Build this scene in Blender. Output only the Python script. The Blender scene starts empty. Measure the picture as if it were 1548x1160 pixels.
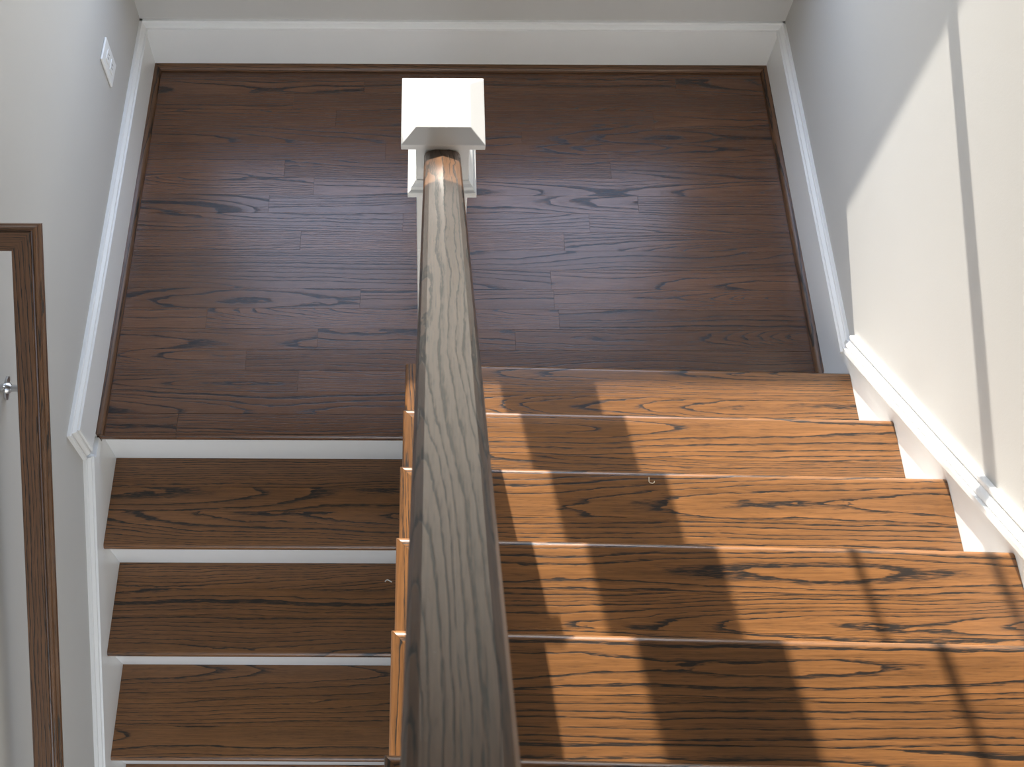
import bpy, bmesh, math, random
from mathutils import Vector, Matrix, Euler
random.seed(7)
SC = bpy.context.scene
COL = SC.collection

# ------------------------------------------------------------------ camera, light, exposure
IMG_W, IMG_H = 1548.0, 1160.0
cam_d = bpy.data.cameras.new('camera')
cam = bpy.data.objects.new('camera', cam_d); COL.objects.link(cam)
cam.location = (0.80256, -2.19342, 2.81164)
cam.rotation_euler = (0.5829, -0.0013, 0.0041)
cam_d.sensor_width = 36.0
cam_d.lens = 36.0*1840.28/IMG_W
cam_d.shift_x = (774.0-646.15)/IMG_W
cam_d.shift_y = -(580.0-247.96)/IMG_W
cam_d.clip_start = 0.02
cam_d.dof.use_dof = True
cam_d.dof.focus_distance = 2.7
cam_d.dof.aperture_fstop = 20.0
SC.camera = cam

SC.view_settings.view_transform = 'Standard'
SC.view_settings.look = 'None'
SC.view_settings.gamma = 1.0
SC.view_settings.use_curve_mapping = False
SC.view_settings.exposure = 0.08

SUN_DIR = Vector((0.185, -1.0, -0.408)).normalized()
sun_d = bpy.data.lights.new('sun', 'SUN')
sun_d.energy = 12.8; sun_d.angle = math.radians(0.55); sun_d.color = (1.0, 0.94, 0.85)
sun = bpy.data.objects.new('sun', sun_d); COL.objects.link(sun)
sun.location = (-0.5, 6, 5)
sun.rotation_euler = SUN_DIR.to_track_quat('-Z', 'Y').to_euler()

world = bpy.data.worlds.new('sky'); SC.world = world; world.use_nodes = True
wt = world.node_tree; wt.nodes.clear()
w_out = wt.nodes.new('ShaderNodeOutputWorld'); w_bg = wt.nodes.new('ShaderNodeBackground')
w_tc = wt.nodes.new('ShaderNodeTexCoord'); w_sep = wt.nodes.new('ShaderNodeSeparateXYZ')
w_map = wt.nodes.new('ShaderNodeMapRange'); w_map.inputs[1].default_value = -1; w_map.inputs[2].default_value = 1
w_rmp = wt.nodes.new('ShaderNodeValToRGB')
cr = w_rmp.color_ramp
cr.elements[0].position = 0.0; cr.elements[0].color = (0.42, 0.38, 0.32, 1)
cr.elements[1].position = 1.0; cr.elements[1].color = (0.50, 0.66, 1.0, 1)
e = cr.elements.new(0.49); e.color = (0.46, 0.43, 0.37, 1)
e = cr.elements.new(0.52); e.color = (0.92, 0.96, 1.0, 1)
e = cr.elements.new(0.7); e.color = (0.66, 0.79, 1.0, 1)
wt.links.new(w_tc.outputs['Generated'], w_sep.inputs[0]); wt.links.new(w_sep.outputs['Z'], w_map.inputs[0])
wt.links.new(w_map.outputs[0], w_rmp.inputs[0]); wt.links.new(w_rmp.outputs[0], w_bg.inputs[0])
w_bg.inputs[1].default_value = 5.6
wt.links.new(w_bg.outputs[0], w_out.inputs[0])

def portal(name, loc, size, look):
    d = bpy.data.lights.new(name, 'AREA'); d.shape = 'RECTANGLE'; d.size, d.size_y = size
    d.cycles.is_portal = True
    o = bpy.data.objects.new(name, d); COL.objects.link(o); o.location = loc
    o.rotation_euler = Vector(look).to_track_quat('-Z', 'Y').to_euler()

# ------------------------------------------------------------------ dimensions (metres)
WL, WR, WB = -0.004, 1.792, 0.006          # inner faces of left, right and back wall
WF = -5.0                                  # wall behind the photographer
ZLOW, ZTOP = -1.50, 4.30
YL, TL, RL = -1.131, 0.2113, 0.185         # lower flight: landing nosing, going, rise
YU, TU, RU = -1.020, 0.1908, 0.19135       # upper flight: first nosing, going, rise
XL, XR, SHEAR = 0.7503, 1.7793, 0.0190
XS = 0.0112
NLOW, NUP = 7, 9
BT = 0.010                                 # board thickness of base and skirt
CAPZ = 0.205
# openings seen by the sun, as glass rectangles at y = GLY
GLY = 0.055
GX = [(0.093-0.010, 0.773-0.010), (0.986-0.010, 1.667-0.010)]
GZ0, GZM, GZ1 = 0.622+0.022, 1.324+0.022, 1.86+0.022

# ------------------------------------------------------------------ materials
def N(nt, t, **kw):
    n = nt.nodes.new(t)
    for k, v in kw.items():
        if k.startswith('i_'):
            n.inputs[int(k[2:])].default_value = v
        else: setattr(n, k, v)
    return n
def M(nt, op, a, b=None, c=None, clamp=False):
    n = nt.nodes.new('ShaderNodeMath'); n.operation = op; n.use_clamp = clamp
    for i, v in enumerate((a, b, c)):
        if v is None: continue
        if isinstance(v, (int, float)): n.inputs[i].default_value = v
        else: nt.links.new(v, n.inputs[i])
    return n.outputs[0]
def new_mat(name):
    m = bpy.data.materials.new(name); m.use_nodes = True
    nt = m.node_tree; b = nt.nodes['Principled BSDF']
    return m, nt, b
def vec(nt, x, y, z):
    n = nt.nodes.new('ShaderNodeCombineXYZ')
    for i, v in enumerate((x, y, z)):
        if isinstance(v, (int, float)): n.inputs[i].default_value = v
        else: nt.links.new(v, n.inputs[i])
    return n.outputs[0]
def noise(nt, v, scale=1.0, detail=2.0, rough=0.5, dist=0.0):
    n = nt.nodes.new('ShaderNodeTexNoise'); n.inputs['Scale'].default_value = scale
    n.inputs['Detail'].default_value = detail; n.inputs['Roughness'].default_value = rough
    n.inputs['Distortion'].default_value = dist
    nt.links.new(v, n.inputs['Vector']); return n.outputs[0]
def ramp(nt, f, stops, interp='LINEAR'):
    n = nt.nodes.new('ShaderNodeValToRGB'); n.color_ramp.interpolation = interp
    el = n.color_ramp.elements
    while len(el) < len(stops): el.new(0.5)
    for e_, (p, c) in zip(el, stops): e_.position = p; e_.color = (*c, 1) if len(c) == 3 else c
    nt.links.new(f, n.inputs[0]); return n.outputs[0]
def mixc(nt, f, a, b, mode='MIX'):
    n = nt.nodes.new('ShaderNodeMix'); n.data_type = 'RGBA'; n.blend_type = mode
    for s, v in ((n.inputs[0], f), (n.inputs[6], a), (n.inputs[7], b)):
        if isinstance(v, (int, float)): s.default_value = v
        elif isinstance(v, tuple): s.default_value = (*v, 1)
        else: nt.links.new(v, s)
    return n.outputs[2]

def oak(name, early, late, rough=0.36, cathedral=1.0, spacing=0.0062, pore=1.0, gloss=0.5, coat=0.0, coat_rough=0.2):
    """stained red oak sawn from a log: growth rings cut by the board, pores along the grain (local x)"""
    m, nt, b = new_mat(name)
    tc = N(nt, 'ShaderNodeTexCoord'); sp = N(nt, 'ShaderNodeSeparateXYZ'); nt.links.new(tc.outputs['Object'], sp.inputs[0])
    oi = N(nt, 'ShaderNodeObjectInfo'); R = oi.outputs['Random']
    x, y, z = sp.outputs
    r1 = M(nt, 'FRACT', M(nt, 'MULTIPLY', R, 17.31)); r2 = M(nt, 'FRACT', M(nt, 'MULTIPLY', R, 43.77))
    r3 = M(nt, 'FRACT', M(nt, 'MULTIPLY', R, 91.13)); r4 = M(nt, 'FRACT', M(nt, 'MULTIPLY', R, 157.9))
    X = M(nt, 'ADD', x, M(nt, 'MULTIPLY', R, 60.0))
    lo = noise(nt, vec(nt, M(nt, 'MULTIPLY', X, 1.0), M(nt, 'MULTIPLY', y, 3.0), M(nt, 'MULTIPLY', R, 40.0)), 1.0, 1.5)
    lo2 = noise(nt, vec(nt, M(nt, 'MULTIPLY', X, 2.2), M(nt, 'MULTIPLY', y, 6.0), M(nt, 'MULTIPLY_ADD', R, 40.0, 9.0)), 1.0, 2.0)
    hi = noise(nt, vec(nt, M(nt, 'MULTIPLY', X, 22.0), M(nt, 'MULTIPLY', y, 110.0), M(nt, 'MULTIPLY', z, 60.0)), 1.0, 3.0, 0.6)
    yy = M(nt, 'ADD', y, M(nt, 'MULTIPLY', z, 0.7))
    v = M(nt, 'ADD', yy, M(nt, 'MULTIPLY', M(nt, 'SUBTRACT', r1, 0.5), 0.10))
    v = M(nt, 'ADD', v, M(nt, 'MULTIPLY', M(nt, 'SUBTRACT', lo2, 0.5), 0.022))
    zz = M(nt, 'ADD', M(nt, 'MULTIPLY_ADD', r2, 0.05, 0.012), M(nt, 'MULTIPLY', M(nt, 'SUBTRACT', lo, 0.5), 0.060*cathedral))
    zz = M(nt, 'ADD', zz, M(nt, 'MULTIPLY', x, M(nt, 'MULTIPLY', M(nt, 'SUBTRACT', r3, 0.5), 0.05*cathedral)))
    rr = M(nt, 'SQRT', M(nt, 'ADD', M(nt, 'MULTIPLY', v, v), M(nt, 'MULTIPLY', zz, zz)))
    mid = noise(nt, vec(nt, M(nt, 'MULTIPLY', X, 7.0), M(nt, 'MULTIPLY', y, 45.0), M(nt, 'MULTIPLY', z, 40.0)), 1.0, 2.0, 0.55)
    rr = M(nt, 'ADD', rr, M(nt, 'MULTIPLY', M(nt, 'SUBTRACT', hi, 0.5), 0.0030))
    rr = M(nt, 'ADD', rr, M(nt, 'MULTIPLY', M(nt, 'SUBTRACT', mid, 0.5), 0.0060))
    sv = noise(nt, vec(nt, M(nt, 'MULTIPLY', rr, 90.0), M(nt, 'MULTIPLY', R, 11.0), 0.0), 1.0, 1.0)
    ring = M(nt, 'FRACT', M(nt, 'ADD', M(nt, 'DIVIDE', rr, M(nt, 'MULTIPLY', M(nt, 'MULTIPLY_ADD', r3, 1.0, 0.65), spacing)), M(nt, 'MULTIPLY', sv, 2.0)))
    band = ramp(nt, ring, [(0.0, (0, 0, 0)), (0.05, (1, 1, 1)), (0.13, (0.8,)*3), (0.30, (0.18,)*3), (0.7, (0.05,)*3), (1.0, (0, 0, 0))])
    # pores: short dark dashes, crowded in the early wood
    po = noise(nt, vec(nt, M(nt, 'MULTIPLY', X, 34.0), M(nt, 'MULTIPLY', y, 620.0), M(nt, 'MULTIPLY', z, 620.0)), 1.0, 2.0, 0.6)
    thr = M(nt, 'MULTIPLY_ADD', band, 0.30, -0.10)
    pores = M(nt, 'MULTIPLY', M(nt, 'SUBTRACT', M(nt, 'ADD', po, thr), 0.5), 7.0, clamp=True)
    streak = noise(nt, vec(nt, M(nt, 'MULTIPLY', X, 3.0), M(nt, 'MULTIPLY', y, 60.0), M(nt, 'MULTIPLY', z, 40.0)), 1.0, 3.0)
    fib = noise(nt, vec(nt, M(nt, 'MULTIPLY', X, 11.0), M(nt, 'MULTIPLY', y, 420.0), M(nt, 'MULTIPLY', z, 420.0)), 1.0, 3.0, 0.65)
    brk = M(nt, 'MULTIPLY_ADD', M(nt, 'SUBTRACT', po, 0.5), 2.4, 0.78, clamp=True)
    dark = M(nt, 'ADD', M(nt, 'MULTIPLY', M(nt, 'MULTIPLY', band, brk), 0.95), M(nt, 'MULTIPLY', pores, 0.42*pore), clamp=True)
    c = mixc(nt, dark, late, early)
    tone = M(nt, 'MULTIPLY_ADD', streak, 0.5, 0.75)
    tone = M(nt, 'MULTIPLY', tone, M(nt, 'MULTIPLY_ADD', r4, 0.30, 0.85))
    tone = M(nt, 'MULTIPLY', tone, M(nt, 'MULTIPLY_ADD', M(nt, 'SUBTRACT', fib, 0.5), 1.5, 1.0))
    c = mixc(nt, 1.0, c, vec(nt, tone, tone, tone), 'MULTIPLY')
    nt.links.new(c, b.inputs['Base Color'])
    nt.links.new(M(nt, 'MULTIPLY_ADD', dark, 0.10, rough), b.inputs['Roughness'])
    b.inputs['Specular IOR Level'].default_value = gloss
    b.inputs['Coat Weight'].default_value = coat; b.inputs['Coat Roughness'].default_value = coat_rough
    bu = N(nt, 'ShaderNodeBump'); bu.inputs['Strength'].default_value = 0.22; bu.inputs['Distance'].default_value = 0.0006
    bu.invert = True
    nt.links.new(dark, bu.inputs['Height']); nt.links.new(bu.outputs[0], b.inputs['Normal'])
    return m

def paint(name, col, rough, bump=0.0, scale=300.0):
    m, nt, b = new_mat(name)
    tc = N(nt, 'ShaderNodeTexCoord')
    n1 = noise(nt, tc.outputs['Object'], 3.0, 3.0)
    c = mixc(nt, n1, tuple(k*0.975 for k in col), tuple(min(1, k*1.02) for k in col))
    nt.links.new(c, b.inputs['Base Color']); b.inputs['Roughness'].default_value = rough
    if bump:
        n2 = noise(nt, tc.outputs['Object'], scale, 3.0, 0.6)
        bu = N(nt, 'ShaderNodeBump'); bu.inputs['Strength'].default_value = bump; bu.inputs['Distance'].default_value = 0.001
        nt.links.new(n2, bu.inputs['Height']); nt.links.new(bu.outputs[0], b.inputs['Normal'])
    return m

OAK_E, OAK_L = (0.014, 0.009, 0.006), (0.204, 0.089, 0.029)
M_FLOOR = oak('stained_oak_floor', (0.012, 0.007, 0.006), (0.150, 0.069, 0.035), rough=0.24, gloss=0.62, cathedral=1.7, spacing=0.0060)
M_TREAD = oak('stained_oak_tread', OAK_E, OAK_L, rough=0.29, gloss=0.7, spacing=0.0066, cathedral=1.2)
M_RAIL = oak('stained_oak_rail', OAK_E, (0.150, 0.072, 0.032), rough=0.30, spacing=0.0070, cathedral=1.1)
M_WALL = paint('wall_paint', (0.54, 0.528, 0.50), 0.75, 0.12, 260.0)
M_TRIM = paint('white_trim_paint', (0.84, 0.84, 0.82), 0.32)
M_CEIL = paint('ceiling_paint', (0.80, 0.79, 0.77), 0.9)
M_PLATE = paint('white_plastic', (0.85, 0.85, 0.83), 0.35)
M_SLOT = paint('dark_slot', (0.05, 0.05, 0.05), 0.6)
M_SCRAP = paint('pale_shaving', (0.72, 0.60, 0.44), 0.7)
M_PAPER = paint('white_paper', (0.82, 0.80, 0.76), 0.7)
def metal(name, col, rough):
    m, nt, b = new_mat(name)
    tc = N(nt, 'ShaderNodeTexCoord'); n1 = noise(nt, tc.outputs['Object'], 200.0, 2.0)
    nt.links.new(M(nt, 'MULTIPLY_ADD', n1, 0.1, rough), b.inputs['Roughness'])
    b.inputs['Base Color'].default_value = (*col, 1); b.inputs['Metallic'].default_value = 1.0
    return m
M_NICKEL = metal('brushed_nickel', (0.62, 0.62, 0.62), 0.25)
def glass(name):
    m = bpy.data.materials.new(name); m.use_nodes = True; nt = m.node_tree; nt.nodes.clear()
    o = N(nt, 'ShaderNodeOutputMaterial'); t = N(nt, 'ShaderNodeBsdfTransparent'); g = N(nt, 'ShaderNodeBsdfGlossy')
    g.inputs['Roughness'].default_value = 0.02
    mx = N(nt, 'ShaderNodeMixShader'); mx.inputs[0].default_value = 0.04
    nt.links.new(t.outputs[0], mx.inputs[1]); nt.links.new(g.outputs[0], mx.inputs[2])
    nt.links.new(mx.outputs[0], o.inputs[0]); return m
M_GLASS = glass('window_glass')

# ------------------------------------------------------------------ helpers
def link_obj(name, me, parent=None, origin=(0, 0, 0), rot=None):
    o = bpy.data.objects.new(name, me); COL.objects.link(o)
    mat = Matrix.Translation(Vector(origin)) @ (rot.to_4x4() if rot is not None else Matrix.Identity(4))
    if parent is not None:
        o.parent = parent; mat = world_of(parent).inverted() @ mat
    o.matrix_basis = mat
    return o
def world_of(o):
    m = o.matrix_basis.copy()
    while o.parent: o = o.parent; m = o.matrix_basis @ m
    return m
def mesh_obj(name, verts, faces, mat, parent=None, origin=None, rot=None, smooth=False, bevel=0.0):
    """verts in world space; stored relative to origin/rot so that local x runs along the grain"""
    vs = [Vector(v) for v in verts]
    if origin is None:
        origin = Vector([(min(v[i] for v in vs)+max(v[i] for v in vs))/2 for i in range(3)])
    origin = Vector(origin); inv = rot.transposed() if rot is not None else None
    loc = [(inv @ (v-origin)) if inv is not None else v-origin for v in vs]
    bm = bmesh.new(); bv = [bm.verts.new(v) for v in loc]
    for f in faces:
        try: bm.faces.new([bv[i] for i in f])
        except ValueError: pass
    bmesh.ops.remove_doubles(bm, verts=bm.verts, dist=1e-6)
    bmesh.ops.recalc_face_normals(bm, faces=bm.faces)
    if bevel:
        es = [e_ for e_ in bm.edges if len(e_.link_faces) == 2 and e_.calc_face_angle(0) > 0.6]
        bmesh.ops.bevel(bm, geom=es, offset=bevel, segments=2, profile=0.5, affect='EDGES', clamp_overlap=True)
    me = bpy.data.meshes.new(name); bm.to_mesh(me); bm.free()
    if mat: me.materials.append(mat)
    if smooth:
        for p in me.polygons: p.use_smooth = True
        me.set_sharp_from_angle(angle=math.radians(35))
    return link_obj(name, me, parent, origin, rot)
def box_vf(x0, x1, y0, y1, z0, z1):
    v = [(x0,y0,z0),(x1,y0,z0),(x1,y1,z0),(x0,y1,z0),(x0,y0,z1),(x1,y0,z1),(x1,y1,z1),(x0,y1,z1)]
    f = [(3,2,1,0),(4,5,6,7),(0,1,5,4),(1,2,6,5),(2,3,7,6),(3,0,4,7)]
    return v, f
def join_vf(parts):
    V, F = [], []
    for v, f in parts:
        k = len(V); V += list(v); F += [tuple(i+k for i in q) for q in f]
    return V, F
def box(name, b, mat, parent=None, bevel=0.0, rot=None):
    v, f = box_vf(*b); return mesh_obj(name, v, f, mat, parent, bevel=bevel, rot=rot)
def prism_vf(poly, axis, a0, a1):
    """polygon in the plane across axis (0 = x with (y,z), 1 = y with (x,z), 2 = z with (x,y)) pulled from a0 to a1"""
    n = len(poly)
    def P(p, a):
        return {0: (a, p[0], p[1]), 1: (p[0], a, p[1]), 2: (p[0], p[1], a)}[axis]
    v = [P(p, a0) for p in poly]+[P(p, a1) for p in poly]
    f = [tuple(range(n))[::-1], tuple(range(n, 2*n))]+[(i, (i+1) % n, (i+1) % n+n, i+n) for i in range(n)]
    return v, f
def sweep_vf(path, prof, o, e1, e2, e3):
    """closed profile (s, h) along an open planar path; s to the left of travel in the plane (e1,e2), h along e3; mitred corners"""
    o, e1, e2, e3 = map(Vector, (o, e1, e2, e3))
    P = [Vector(p) for p in path]; n = len(P); m = len(prof)
    V = []
    for i in range(n):
        d0 = (P[i]-P[i-1]).normalized() if i > 0 else None
        d1 = (P[i+1]-P[i]).normalized() if i < n-1 else None
        if d0 is None: d0 = d1
        if d1 is None: d1 = d0
        n0 = Vector((-d0.y, d0.x)); n1 = Vector((-d1.y, d1.x))
        mt = (n0+n1); mt = mt/ max(mt.dot(n0), 1e-6)
        for s, h in prof:
            q = P[i]+mt*s; V.append(o+e1*q.x+e2*q.y+e3*h)
    F = []
    for i in range(n-1):
        for j in range(m):
            k = (j+1) % m
            F.append((i*m+j, i*m+k, (i+1)*m+k, (i+1)*m+j))
    F.append(tuple(range(m))); F.append(tuple(range((n-1)*m, n*m))[::-1])
    return V, F
def lathe_vf(prof, c, axis, seg=24):
    c = Vector(c); ax = Vector(axis).normalized(); u = ax.orthogonal().normalized(); w = ax.cross(u)
    V, F = [], []
    for r, h in prof:
        for k in range(seg):
            a = 2*math.pi*k/seg; V.append(c+ax*h+(u*math.cos(a)+w*math.sin(a))*r)
    for i in range(len(prof)-1):
        for k in range(seg):
            j = (k+1) % seg; F.append((i*seg+k, i*seg+j, (i+1)*seg+j, (i+1)*seg+k))
    F.append(tuple(range(seg))[::-1]); F.append(tuple(range((len(prof)-1)*seg, len(prof)*seg)))
    return V, F
def tube_vf(pts, r, seg=12):
    pts = [Vector(p) for p in pts]; V, F = [], []
    for i, p in enumerate(pts):
        d = (pts[min(i+1, len(pts)-1)]-pts[max(i-1, 0)]).normalized()
        u = d.orthogonal().normalized() if i == 0 else (u-d*u.dot(d)).normalized()
        w = d.cross(u)
        for k in range(seg):
            a = 2*math.pi*k/seg; V.append(p+(u*math.cos(a)+w*math.sin(a))*r)
    for i in range(len(pts)-1):
        for k in range(seg):
            j = (k+1) % seg; F.append((i*seg+k, i*seg+j, (i+1)*seg+j, (i+1)*seg+k))
    F.append(tuple(range(seg))[::-1]); F.append(tuple(range((len(pts)-1)*seg, len(pts)*seg)))
    return V, F
def thing(name, label, cat, loc=(0, 0, 0), group=None):
    o = bpy.data.objects.new(name, None); COL.objects.link(o); o.matrix_basis = Matrix.Translation(Vector(loc))
    o.empty_display_size = 0.05
    o['label'] = label; o['category'] = cat
    if group: o['group'] = group
    return o
def tag(o, label, cat, group=None):
    o['label'] = label; o['category'] = cat
    if group: o['group'] = group
    return o
def struct(o, label=None, cat=None):
    o['kind'] = 'structure'
    if label: o['label'] = label
    if cat: o['category'] = cat
    return o
ROT_Y = Matrix(((0, -1, 0), (1, 0, 0), (0, 0, 1)))   # local x along world y (columns are the local axes)
def mapx(v): return (v[0], v[1]-SHEAR*(v[0]-XL), v[2])   # the upper flight stands a degree out of square

# ------------------------------------------------------------------ room shell
def holed_wall(name, x0, x1, z0, z1, y0, y1, holes, mat):
    xs = sorted({x0, x1, *[h[0] for h in holes], *[h[1] for h in holes]})
    zs = sorted({z0, z1, *[h[2] for h in holes], *[h[3] for h in holes]})
    parts = []
    for a, b in zip(xs, xs[1:]):
        run = None
        for c, d in zip(zs, zs[1:]):
            mx, mz = (a+b)/2, (c+d)/2
            if any(h[0] < mx < h[1] and h[2] < mz < h[3] for h in holes):
                if run: parts.append(box_vf(a, b, y0, y1, *run)); run = None
            else: run = (run[0], d) if run else (c, d)
        if run: parts.append(box_vf(a, b, y0, y1, *run))
    v, f = join_vf(parts)
    return mesh_obj(name, v, f, mat, origin=(0, 0, 0))
FR = 0.045                                                     # sash frame width
holes = [(g[0]-FR, g[1]+FR, GZ0-FR, GZ1+FR) for g in GX]
struct(holed_wall('wall_back', WL, WR, ZLOW, ZTOP, WB, WB+0.12, holes, M_WALL), 'beige painted wall behind the landing', 'wall')
struct(box('wall_left', (WL-0.12, WL, WF-0.12, WB+0.12, ZLOW, ZTOP), M_WALL), 'pale painted wall on the left with an outlet', 'wall')
struct(box('wall_right', (WR, WR+0.12, WF-0.12, WB+0.12, ZLOW, ZTOP), M_WALL), 'painted wall on the right crossed by sunlight', 'wall')
FILL_LO = (0.06, 1.73, -1.42, 1.60)
FILL_HI = (0.15, 1.65, 2.50, 4.1)
struct(holed_wall('wall_front', WL, WR, ZLOW, ZTOP, WF-0.12, WF, [FILL_HI, FILL_LO], M_WALL), 'painted wall behind the photographer', 'wall')
struct(box('ceiling', (WL-0.12, WR+0.12, WF-0.12, WB+0.12, ZTOP, ZTOP+0.12), M_CEIL), 'white ceiling over the stairwell', 'ceiling')

def window(n, gx, gz, y0, grid_from, label, cols=3):
    (x0, x1), (z0, zm, z1) = gx, gz
    t = bpy.data.objects.new('window_%d' % n, None); COL.objects.link(t)
    t.matrix_basis = Matrix.Translation(Vector(((x0+x1)/2, y0, z0))); struct(t, label, 'window')
    a, b = y0-0.018, y0+0.018
    fr = FR-0.002
    parts = [box_vf(x0-fr, x0, a, b, z0-fr, z1+fr), box_vf(x1, x1+fr, a, b, z0-fr, z1+fr),
             box_vf(x0, x1, a, b, z0-fr, z0), box_vf(x0, x1, a, b, z1, z1+fr)]
    mesh_obj('frame', *join_vf(parts), M_TRIM, t)
    if zm: box('meeting_rail', (x0, x1, a, b, zm-0.018, zm+0.018), M_TRIM, t)
    for i in range(1, cols):
        xm = x0+(x1-x0)*i/cols
        box('muntin', (xm-0.008, xm+0.008, a+0.006, b-0.006, grid_from, z1), M_TRIM, t)
    box('pane', (x0, x1, y0-0.002, y0+0.002, z0, z1), M_GLASS, t)
    return t
window(1, GX[0], (GZ0, GZM, GZ1), GLY, GZM+0.018, 'left window above the landing')
window(2, GX[1], (GZ0, GZM, GZ1), GLY, GZM+0.018, 'right window above the landing')
window(3, (FILL_HI[0]+FR, FILL_HI[1]-FR), (FILL_HI[2]+FR, None, FILL_HI[3]-FR), WF-0.06, FILL_HI[2]+FR, 'added fill window behind the photographer', 2)  # unseen window, added to bring daylight fill from behind the camera
window(4, (FILL_LO[0]+FR, FILL_LO[1]-FR), (FILL_LO[2]+FR, None, FILL_LO[3]-FR), WF-0.06, FILL_LO[2]+FR, 'added tall fill window of the lower hall', 3)  # unseen too, added low and wide to brighten the lower risers
for g in GX: portal('window_portal', ((g[0]+g[1])/2, WB+0.13, (GZ0+GZ1)/2), (g[1]-g[0]+0.1, GZ1-GZ0+0.1), (0, -1, 0))
portal('window_portal', ((FILL_HI[0]+FILL_HI[1])/2, WF-0.13, (FILL_HI[2]+FILL_HI[3])/2), (FILL_HI[1]-FILL_HI[0], FILL_HI[3]-FILL_HI[2]), (0, 1, 0))
portal('window_portal', ((FILL_LO[0]+FILL_LO[1])/2, WF-0.13, (FILL_LO[2]+FILL_LO[3])/2), (FILL_LO[1]-FILL_LO[0], FILL_LO[3]-FILL_LO[2]), (0, 1, 0))

# ------------------------------------------------------------------ landing floor, plank by plank
floor = struct(box('floor', (WL, WR, YL+0.033, WB, -0.16, -0.0195), M_FLOOR), 'dark stained oak strip floor of the landing', 'floor')
def plank(x0, x1, y0, y1, dz=0.0, parent=floor):
    g = 0.0001; c = 0.0002; t = dz
    x0 += g; x1 -= g; y0 += g; y1 -= g
    v = [(x0,y0,-0.019),(x1,y0,-0.019),(x1,y1,-0.019),(x0,y1,-0.019),
         (x0,y0,t-c),(x1,y0,t-c),(x1,y1,t-c),(x0,y1,t-c),
         (x0+c,y0+c,t),(x1-c,y0+c,t),(x1-c,y1-c,t),(x0+c,y1-c,t)]
    f = [(3,2,1,0),(8,9,10,11)]
    for a in (0, 4): f += [(a+i, a+(i+1) % 4, a+4+(i+1) % 4, a+4+i) for i in range(4)]
    mesh_obj('plank', v, f, M_FLOOR, parent)
PW = 0.0572
YN = YL+0.060                                                   # back edge of the nosing strip
row = 0; y = YN
while y < WB-0.012:
    y1 = min(y+PW, WB-BT)
    x = WL+BT-0.002; xe = WR-BT+0.002
    first = True
    while x < xe-1e-4:
        L = random.choice((0.5, 0.7, 0.9, 1.15, 1.4))
        if first: L *= random.uniform(0.3, 1.0); L = max(L, 0.18)
        x2 = x+L
        if xe-x2 < 0.16: x2 = xe
        plank(x, x2, y, y1, random.uniform(-0.0002, 0.0002)); x = x2; first = False
    y = y1; row += 1

def bull(y_nose, y_back, zt, th, r, sgn):
    """profile (y, z) of a board with a rounded nose at y_nose; sgn = +1 when the nose points to +y"""
    pts = [(y_back, zt), ]
    k = 6
    pts.append((y_nose-sgn*r, zt))
    for i in range(1, k):
        a = math.pi/2*i/k; pts.append((y_nose-sgn*r+sgn*r*math.sin(a), zt-r+r*math.cos(a)))
    pts.append((y_nose, zt-r)); pts.append((y_nose, zt-th+r))
    for i in range(1, k):
        a = math.pi/2*i/k; pts.append((y_nose-sgn*r+sgn*r*math.cos(a), zt-th+r-r*math.sin(a)))
    pts.append((y_nose-sgn*r, zt-th)); pts.append((y_back, zt-th))
    return pts
def nosed_board(name, prof, xa, xb, mat, parent, xf=None, left=None):
    """xa may be cut back by left(y) for a mitre"""
    V = []
    n = len(prof)
    for x_, cut in ((xa, left), (xb, None)):
        for (yy, zz) in prof: V.append(((x_+cut(yy)) if cut else x_, yy, zz))
    if xf: V = [xf(v) for v in V]
    F = [tuple(range(n)), tuple(range(n, 2*n))[::-1]]+[(i, i+n, (i+1) % n+n, (i+1) % n) for i in range(n)]
    return mesh_obj(name, V, F, mat, parent, smooth=True)
pr = bull(YL, YN-0.0006, 0.0, 0.026, 0.010, -1)
xj = 0.195
nosed_board('plank', pr, WL+BT-0.002, xj-0.0003, M_FLOOR, floor); nosed_board('plank', pr, xj+0.0003, 0.7900, M_FLOOR, floor)

# ------------------------------------------------------------------ base boards, caps, shoes, skirts
CAP = [(0, 0), (0, 0.0075), (-0.0015, 0.0090), (-0.0065, 0.0090), (-0.0080, 0.0068), (-0.0100, 0.0068), (-0.0120, 0.0100), (-0.0160, 0.0150), (-0.0195, 0.0160),
       (-0.0205, 0.0145), (-0.0225, 0.0145), (-0.0235, 0.0200), (-0.0310, 0.0200), (-0.034, 0.017), (-0.036, BT-0.001), (-0.036, 0)]
SHOE = [(0, 0), (0.017, 0), (0.0165, 0.005), (0.0145, 0.010), (0.010, 0.0150), (0.005, 0.0172), (0, 0.018)]
def base(name, label):
    t = bpy.data.objects.new(name, None); COL.objects.link(t); t.empty_display_size = 0.05
    struct(t, label, 'baseboard'); return t
def cap_mirror(prof): return [(-s, h) for s, h in prof]
LXF = WL+BT; RXF = WR-BT; BYF = WB-BT
YDROP = -1.208
# back
bb = base('baseboard_back', 'white baseboard along the back wall of the landing')
box('board', (LXF, RXF, BYF, WB, 0.0, CAPZ-0.030), M_TRIM, bb)
v, f = sweep_vf([(0, 0), (WR-WL, 0)], CAP, (WL, WB, CAPZ), (1, 0, 0), (0, 0, 1), (0, -1, 0)); mesh_obj('base_cap', v, f, M_TRIM, bb, smooth=True)
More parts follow.
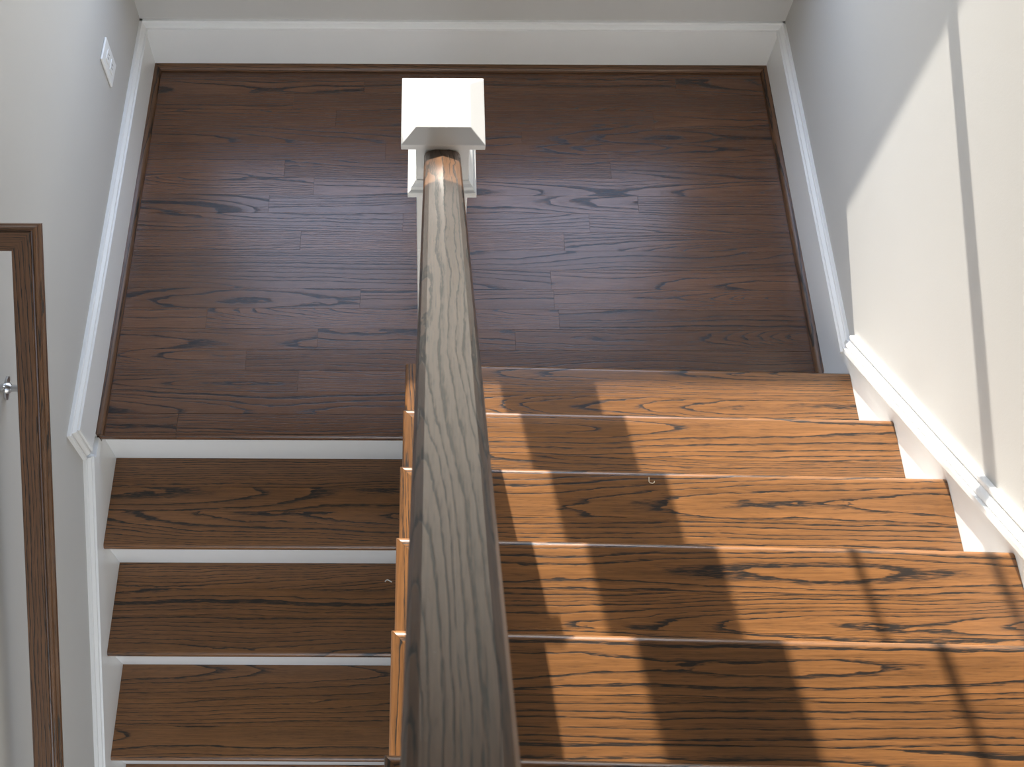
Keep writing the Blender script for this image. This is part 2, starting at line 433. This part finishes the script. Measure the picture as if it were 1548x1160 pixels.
# shoe: profile d out from the board, z up
def shoe_run(parent, p0, p1, out, end0, end1):
    p0, p1, out = Vector(p0), Vector(p1), Vector(out); d = (p1-p0).normalized(); V = []
    for p, e_ in ((p0, end0), (p1, -end1)):
        for s, h in SHOE: V.append(p+out*s+d*(s*e_)+Vector((0, 0, h+0.0003)))
    n = len(SHOE); F = [tuple(range(n)), tuple(range(n, 2*n))[::-1]]+[(i, i+n, (i+1) % n+n, (i+1) % n) for i in range(n)]
    ax = d; rot = None if abs(d.x) > 0.5 else ROT_Y
    o = mesh_obj('shoe_moulding', V, F, M_RAIL, parent, smooth=True, rot=rot); o['label'] = 'dark oak shoe moulding'
shoe_run(bb, (LXF, BYF, 0), (RXF, BYF, 0), (0, -1, 0), 1, 1)
# left: level run, plumb drop and the rake down the lower flight
LSLOPE = 0.888
def rake_l(y): return 0.0+LSLOPE*(y-YDROP)
bl = base('baseboard_left', 'white baseboard along the left wall of the landing')
mesh_obj('board', *prism_vf([(BYF, 0.0), (BYF, CAPZ-0.03), (YDROP+0.03, CAPZ-0.03), (YDROP+0.03, 0.02), (YL+0.0, 0.02), (YL, 0.0)], 0, WL, LXF), M_TRIM, bl)
capl = cap_mirror(CAP)
zd = 0.052
v, f = sweep_vf([(BYF+BT, CAPZ), (YDROP, CAPZ), (YDROP, zd)], capl, (WL, 0, 0), (0, 1, 0), (0, 0, 1), (1, 0, 0)); mesh_obj('base_cap', v, f, M_TRIM, bl, smooth=True)
shoe_run(bl, (LXF, BYF, 0), (LXF, YL+0.001, 0), (1, 0, 0), 1, 0)
t1 = base('trim_1', 'white skirt board stepping down beside the lower flight')
YE = -2.95
poly = [(YDROP+0.028, 0.0), (YL-0.002, 0.0), (YL-0.002, -0.0275), (YL+0.030, -0.0275), (YL+0.030, -0.6), (YE, -0.6+LSLOPE*(YE-YL)), (YE, zd-0.03+LSLOPE*(YE-YDROP)), (YDROP+0.004, zd-0.03)]
mesh_obj('skirt_board', *prism_vf(poly, 0, WL, 0.0110), M_TRIM, t1)
v, f = sweep_vf([(YDROP, zd), (YE, zd+LSLOPE*(YE-YDROP))], capl, (WL, 0, 0), (0, 1, 0), (0, 0, 1), (1, 0, 0)); mesh_obj('skirt_cap', v, f, M_TRIM, t1, smooth=True)
# right: level run, then the rake up the upper flight
YR0, ZR0, RSLOPE = -0.968, 0.238, 0.945
br = base('baseboard_right', 'white baseboard along the right wall of the landing')
mesh_obj('board', *prism_vf([(BYF, 0.0), (BYF, CAPZ-0.03), (-1.05, CAPZ-0.03), (-1.05, 0.0)], 0, RXF, WR), M_TRIM, br)
v, f = sweep_vf([(BYF+BT, CAPZ), (YR0-0.015, CAPZ)], capl, (WR, 0, 0), (0, 1, 0), (0, 0, 1), (-1, 0, 0)); mesh_obj('base_cap', v, f, M_TRIM, br, smooth=True)
shoe_run(br, (RXF, BYF, 0), (RXF, -1.052, 0), (-1, 0, 0), 1, 0)
t2 = base('trim_2', 'sunlit white skirt board rising beside the upper flight')
YT = YU-TU*NUP
poly = [(YR0+0.004, 0.0), (YR0+0.004, ZR0-0.03), (YT, ZR0-0.03+RSLOPE*(YR0-YT)), (YT, ZR0-0.45+RSLOPE*(YR0-YT)), (-1.3, 0.0)]
mesh_obj('skirt_board', *prism_vf(poly, 0, XR+0.0008, WR), M_TRIM, t2)
CAP2 = [(-s*1.30, h*1.15+0.002) if h > 0.001 else (-s*1.30, 0) for s, h in CAP]
v, f = sweep_vf([(YR0, ZR0), (YT, ZR0+RSLOPE*(YR0-YT))], CAP2, (WR, 0, 0), (0, 1, 0), (0, 0, 1), (-1, 0, 0)); mesh_obj('skirt_cap', v, f, M_TRIM, t2, smooth=True)

# ------------------------------------------------------------------ lower flight (going down, in shade)
lower = thing('stair_flight', 'shaded dark oak stair flight with white risers going down from the landing', 'stairs', (0.39, YL, -RL))
TH = 0.026
XW = 0.7900
for j in range(1, NLOW+1):
    z = -RL*j; yn = YL-TL*j; yb = YL-TL*(j-1)+0.0140
    box('riser', (XS, XW, yb, yb+0.018, z, z+RL-TH-0.0004), M_TRIM, lower)
    tread = bpy.data.objects.new('tread', None); COL.objects.link(tread); tread.parent = lower
    tread.matrix_basis = world_of(lower).inverted() @ Matrix.Translation(Vector((0.39, yn, z)))
    w = [random.uniform(0.07, 0.10), random.uniform(0.06, 0.09)]
    a = yn+w[0]; b_ = a+w[1]
    nosed_board('board', bull(yn, a-0.0002, z, TH, 0.010, -1), XS, XW, M_TREAD, tread)
    nosed_board('board', [(a+0.0002, z), (a+0.0002, z-TH), (b_-0.0002, z-TH), (b_-0.0002, z)], XS, XW, M_TREAD, tread)
    nosed_board('board', [(b_+0.0002, z), (b_+0.0002, z-TH), (yb-0.0002, z-TH), (yb-0.0002, z)], XS, XW, M_TREAD, tread)
zl = -RL*(NLOW+1)
struct(box('floor', (WL, WR, WF, WB, zl-0.02, zl), M_FLOOR), 'oak floor at the foot of the lower flight', 'floor')

# ------------------------------------------------------------------ upper flight (rising to the viewer, sunlit)
upper = thing('stair_flight', 'sunlit orange oak stair flight rising from the right side of the landing', 'stairs', (1.26, YU, 0.0))
RW = 0.040
for k in range(1, NUP+1):
    z = RU*k; yn = YU-TU*(k-1); yb = yn-TU-0.020+0.0004
    x0r = 0.8700 if k == 1 else 0.8010
    v, f = box_vf(x0r, XR, yn-0.038, yn-0.020, z-RU+0.0004, z-TH-0.0004)
    mesh_obj('riser', [mapx(q) for q in v], f, M_TRIM, upper)
    tread = bpy.data.objects.new('tread', None); COL.objects.link(tread); tread.parent = upper
    tread.matrix_basis = world_of(upper).inverted() @ Matrix.Translation(Vector((1.26, yn, z)))
    rw = 0.0300 if k == 1 else RW
    a = yn-(0.074 if k == 1 else random.uniform(0.068, 0.10)); b_ = a-random.uniform(0.05, 0.075)
    if k == 1:
        nosed_board('board', bull(yn, a+0.0002, z, TH, 0.0105, 1), 0.870, XR, M_TREAD, tread, mapx)
    else:
        P = bull(yn, a+0.0002, z, TH, 0.0105, 1)
        P.insert(1, (yn-rw, z)); P.insert(len(P)-1, (yn-rw, z-TH))
        nosed_board('board', P, XL+0.0003, XR, M_TREAD, tread, mapx, left=lambda yy, yn=yn, rw=rw: min(max(yn-yy, 0), rw))
    nosed_board('board', [(a-0.0002, z), (a-0.0002, z-TH), (b_+0.0002, z-TH), (b_+0.0002, z)], XL+rw+0.0003, XR, M_TREAD, tread, mapx)
    nosed_board('board', [(b_-0.0002, z), (b_-0.0002, z-TH), (yb, z-TH), (yb, z)], XL+rw+0.0003, XR, M_TREAD, tread, mapx)
    # mitred return along the open side, grain running with the flight
    P = bull(XL, XL+rw, z, TH, 0.0105, -1)
    V = [];  n = len(P); ye = yn-TU-0.030
    for end in (0, 1):
        for (xx, zz) in P: V.append((xx, ((yn-(xx-XL)-0.0003) if k > 1 else yn-0.003) if not end else ye, zz))
    F = [tuple(range(n)), tuple(range(n, 2*n))[::-1]]+[(i, i+n, (i+1) % n+n, (i+1) % n) for i in range(n)]
    o = mesh_obj('return_nosing', V, F, M_TREAD, tread, smooth=True, rot=ROT_Y)
# white wall and cut stringer closing the space under the upper flight
poly = [(-1.096, -1.5)]
poly.append((-1.096, RU-TH-0.001))
for k in range(1, NUP+1):
    yn = YU-TU*k
    poly += [(yn-0.021, RU*k-TH-0.001), (yn-0.021, RU*(k+1)-TH-0.001)]
poly += [(-2.80, RU*(NUP+1)-TH-0.001), (-2.80, -1.5)]
struct(mesh_obj('wall_center', *prism_vf(poly, 0, XW+0.001, XW+0.0105), M_TRIM), 'white wall under the open side of the upper flight', 'wall')
zu = RU*(NUP+1)
struct(box('floor', (XW, WR, WF, YU-TU*NUP-0.02, zu-0.22, zu), M_FLOOR), 'oak floor of the upper hall', 'floor')

# ------------------------------------------------------------------ newel post
NX, NY, NH = 0.8250, -1.0500, 0.0435
newel = thing('newel_post', 'white square newel post with a chamfered cap standing at the landing', 'newel post', (NX, NY, 0.0))
box('shaft', (NX-NH, NX+NH, NY-NH, NY+NH, 0.0003, 1.2245), M_TRIM, newel, bevel=0.0015)
def ring_vf(prof, cx, cy, h):
    """closed profile (out, z) carried round a square of half width h"""
    V, F = [], []; m = len(prof)
    for sx, sy in ((-1, -1), (1, -1), (1, 1), (-1, 1)):
        for d, z in prof: V.append((cx+sx*(h+d), cy+sy*(h+d), z))
    for i in range(4):
        for j in range(m):
            k = (j+1) % m; i2 = (i+1) % 4
            F.append((i*m+j, i2*m+j, i2*m+k, i*m+k))
    return V, F
v, f = ring_vf([(0.0003, 1.096), (0.0015, 1.096), (0.004, 1.090), (0.0085, 1.085), (0.009, 1.0775), (0.0135, 1.0755), (0.0145, 1.073), (0.0145, 1.063), (0.0130, 1.0605), (0.0003, 1.0605)], NX, NY, NH)
mesh_obj('collar', v, f, M_TRIM, newel)
# cap: square lip, chamfered shoulders, flat top
CH = 0.0665; zb, zt_, zc = 1.2185, 1.2310, 1.2480; IH = 0.0430
def sq(h, z): return [(NX-h, NY-h, z), (NX+h, NY-h, z), (NX+h, NY+h, z), (NX-h, NY+h, z)]
V = sq(NH+0.0003, zb-0.010)+sq(NH+0.008, zb)+sq(CH, zb)+sq(CH, zt_)+sq(IH, zc)
F = [(3, 2, 1, 0), (16, 17, 18, 19)]
for a in range(4): F += [(a*4+i, a*4+(i+1) % 4, a*4+4+(i+1) % 4, a*4+4+i) for i in range(4)]
mesh_obj('cap', V, F, M_TRIM, newel, bevel=0.0012)

# ------------------------------------------------------------------ main handrail over the upper flight
RD = Vector((-0.00528, -1.0286, 1.0)).normalized()
Y0, Z0 = NY-NH-0.0004, 1.190
XRAIL = 0.8243
HP = [(0, 0), (0.0205, -0.0078), (0.0262, -0.0125), (0.0292, -0.021), (0.0292, -0.030), (0.0258, -0.035), (0.0258, -0.041), (0.0285, -0.046),
      (0.0285, -0.060), (0.0235, -0.070), (0.0, -0.070)]
HP = HP[:-1]+[(0.0235-0.0, -0.070)][:0]+[(-a, b) for a, b in HP[:-1][::-1][:-1]]
rail_end = 2.25
ex = Vector((1, 0, 0)); ux = RD; uy = (ex-ux*ex.dot(ux)).normalized(); uz = ux.cross(-uy) if ux.cross(uy).z < 0 else ux.cross(uy)
uy = uz.cross(ux)
RF = Matrix((ux, uy, uz)).transposed()
V = []
for s in (0.0, rail_end):
    for px, pz in HP:
        V.append(Vector((XRAIL, Y0, Z0))+RD*s+Vector((px, 0, pz)))
n = len(HP)
F = [tuple(range(n)), tuple(range(n, 2*n))[::-1]]+[(i, i+n, (i+1) % n+n, (i+1) % n) for i in range(n)]
hr = mesh_obj('handrail', V, F, M_RAIL, smooth=True, rot=RF)
for p in hr.data.polygons: p.use_smooth = True
hr.data.set_sharp_from_angle(angle=math.radians(12))
tag(hr, 'dark oak handrail running from the white newel post up over the stairs', 'handrail')

# balusters under the rail
for k in range(1, NUP):
    for q in ((0.135,) if k == 1 else (0.045, 0.140)):
        yb = YU-TU*(k-1)-q; xb = XRAIL-0.0025
        zr = Z0-0.0705+(Y0-yb)*RD.z/(-RD.y)
        h = 0.015; dz = h*RD.z/(-RD.y)
        V = [(xb-h, yb-h, RU*k+0.0004), (xb+h, yb-h, RU*k+0.0004), (xb+h, yb+h, RU*k+0.0004), (xb-h, yb+h, RU*k+0.0004),
             (xb-h, yb-h, zr+dz), (xb+h, yb-h, zr+dz), (xb+h, yb+h, zr-dz), (xb-h, yb+h, zr-dz)]
        F = [(3,2,1,0),(4,5,6,7),(0,1,5,4),(1,2,6,5),(2,3,7,6),(3,0,4,7)]
        tag(mesh_obj('baluster', V, F, M_TRIM), 'white square baluster under the dark handrail', 'baluster', 'white balusters under the handrail')

# ------------------------------------------------------------------ wall handrail of the lower flight
wr = thing('wall_handrail', 'dark oak wall handrail with a mitred return on the left wall', 'handrail', (0.07, -1.1, 0.88))
d = Vector((0, -TL, -RL)).normalized(); nrm = Vector((0, -RL, TL)).normalized()
# in the plane (x, d): path from the wall out, then down the slope
xc = 0.0700; corner = Vector((xc, -1.100, 0.9000))
RP = [(-0.022, -0.001), (-0.0205, 0.001), (0.0115, 0.001), (0.0125, -0.001), (0.0128, -0.0055), (0.0150, -0.0060), (0.0160, -0.0040), (0.0185, -0.0030), (0.0210, -0.0045), (0.0225, -0.008), (0.0225, -0.013), (0.0185, -0.017), (0.0185, -0.030),
      (0.022, -0.034), (0.022, -0.044), (0.018, -0.048), (-0.018, -0.048), (-0.022, -0.044)]
# travel: from wall (+x), then along d; outer side is to the left of travel in (x, -d)
path = [(WL+0.0003-xc, 0), (0, 0)]
V, F = sweep_vf([(WL+0.0003-xc, 0), (0, 0), (0, -2.2)], RP, corner, (1, 0, 0), -d, nrm)
m = len(RP)
V0 = V[:2*m]; V1 = V[m:]
Fp = [(j, (j+1) % m, (j+1) % m+m, j+m) for j in range(m)]+[tuple(range(m)), tuple(range(m, 2*m))[::-1]]
FRM = Matrix((d, nrm.cross(d), nrm)).transposed()
mesh_obj('rail', V1, Fp, M_RAIL, wr, rot=FRM)
mesh_obj('rail_return', V0, Fp, M_RAIL, wr)
def bracket(yw):
    zr = 0.9+(yw+1.1)*RL/TL
    zp = zr-0.105
    lob = []
    for i in range(48):
        a_ = 2*math.pi*i/48; r_ = 0.0165+0.0085*math.cos(3*(a_-math.pi*0.62))
        lob.append((yw+r_*math.cos(a_), zp+r_*math.sin(a_)))
    br_ = mesh_obj('bracket', *join_vf([prism_vf(lob, 0, WL+0.0003, WL+0.0045),
        lathe_vf([(0.0115, 0.0045), (0.0105, 0.009), (0.008, 0.013), (0.0, 0.0135)], (WL, yw, zp), (1, 0, 0))]), M_NICKEL, wr, smooth=True)
    br_['label'] = 'brushed nickel wall bracket'
    mesh_obj('arm', *tube_vf([(WL+0.006, yw, zp), (0.035, yw, zp-0.002), (0.056, yw, zp+0.006), (0.066, yw, zp+0.022), (xc, yw, zr-0.066)], 0.0068), M_NICKEL, br_, smooth=True)
    mesh_obj('screw', *lathe_vf([(0.0, 0.0), (0.004, 0.0), (0.003, 0.002), (0.0, 0.0025)], (WL+0.0045, yw+0.018*math.cos(math.pi*0.62), zp+0.018*math.sin(math.pi*0.62)), (1, 0, 0), 10), M_NICKEL, br_, smooth=True)
bracket(-1.277); bracket(-2.2)

# ------------------------------------------------------------------ outlet
oy, oz = -0.306, 0.406
ol = thing('wall_outlet', 'white double wall outlet on the left wall near the back corner', 'outlet', (WL, oy, oz))
box('cover_plate', (WL+0.0003, WL+0.006, oy-0.035, oy+0.035, oz-0.058, oz+0.058), M_PLATE, ol, bevel=0.002)
for s in (-1, 1):
    r = box('receptacle', (WL+0.0061, WL+0.0085, oy-0.016, oy+0.016, oz+s*0.021-0.014, oz+s*0.021+0.014), M_PLATE, ol, bevel=0.001)
    for q in (-1, 1): box('slot', (WL+0.0086, WL+0.0089, oy+q*0.006-0.001, oy+q*0.006+0.001, oz+s*0.021-0.003, oz+s*0.021+0.006), M_SLOT, r)
mesh_obj('screw', *lathe_vf([(0.0, 0.0), (0.0035, 0.0), (0.0025, 0.0012), (0.0, 0.0015)], (WL+0.0061, oy, oz), (1, 0, 0), 10), M_PLATE, ol)

# ------------------------------------------------------------------ scraps left on the steps
z = RU*3
tag(mesh_obj('staple', *tube_vf([(1.2192, -1.4230, z+0.0010), (1.2184, -1.4315, z+0.0012), (1.2200, -1.4340, z+0.0012), (1.2250, -1.4348, z+0.0012), (1.2280, -1.4335, z+0.0012), (1.2287, -1.4305, z+0.0010)], 0.0009, 8), M_SCRAP, smooth=True),
    'tiny pale bent staple lying on the third sunlit step up', 'staple')
z = -RL*2
tag(mesh_obj('wood_shaving', *tube_vf([(0.695, -1.3745, z+0.0018), (0.698, -1.371, z+0.0026), (0.702, -1.370, z+0.0030), (0.707, -1.3725, z+0.0026), (0.7125, -1.3755, z+0.0018)], 0.0014, 8), M_PAPER, smooth=True),
    'small curled white shaving lying on a dark step of the lower flight', 'shaving')
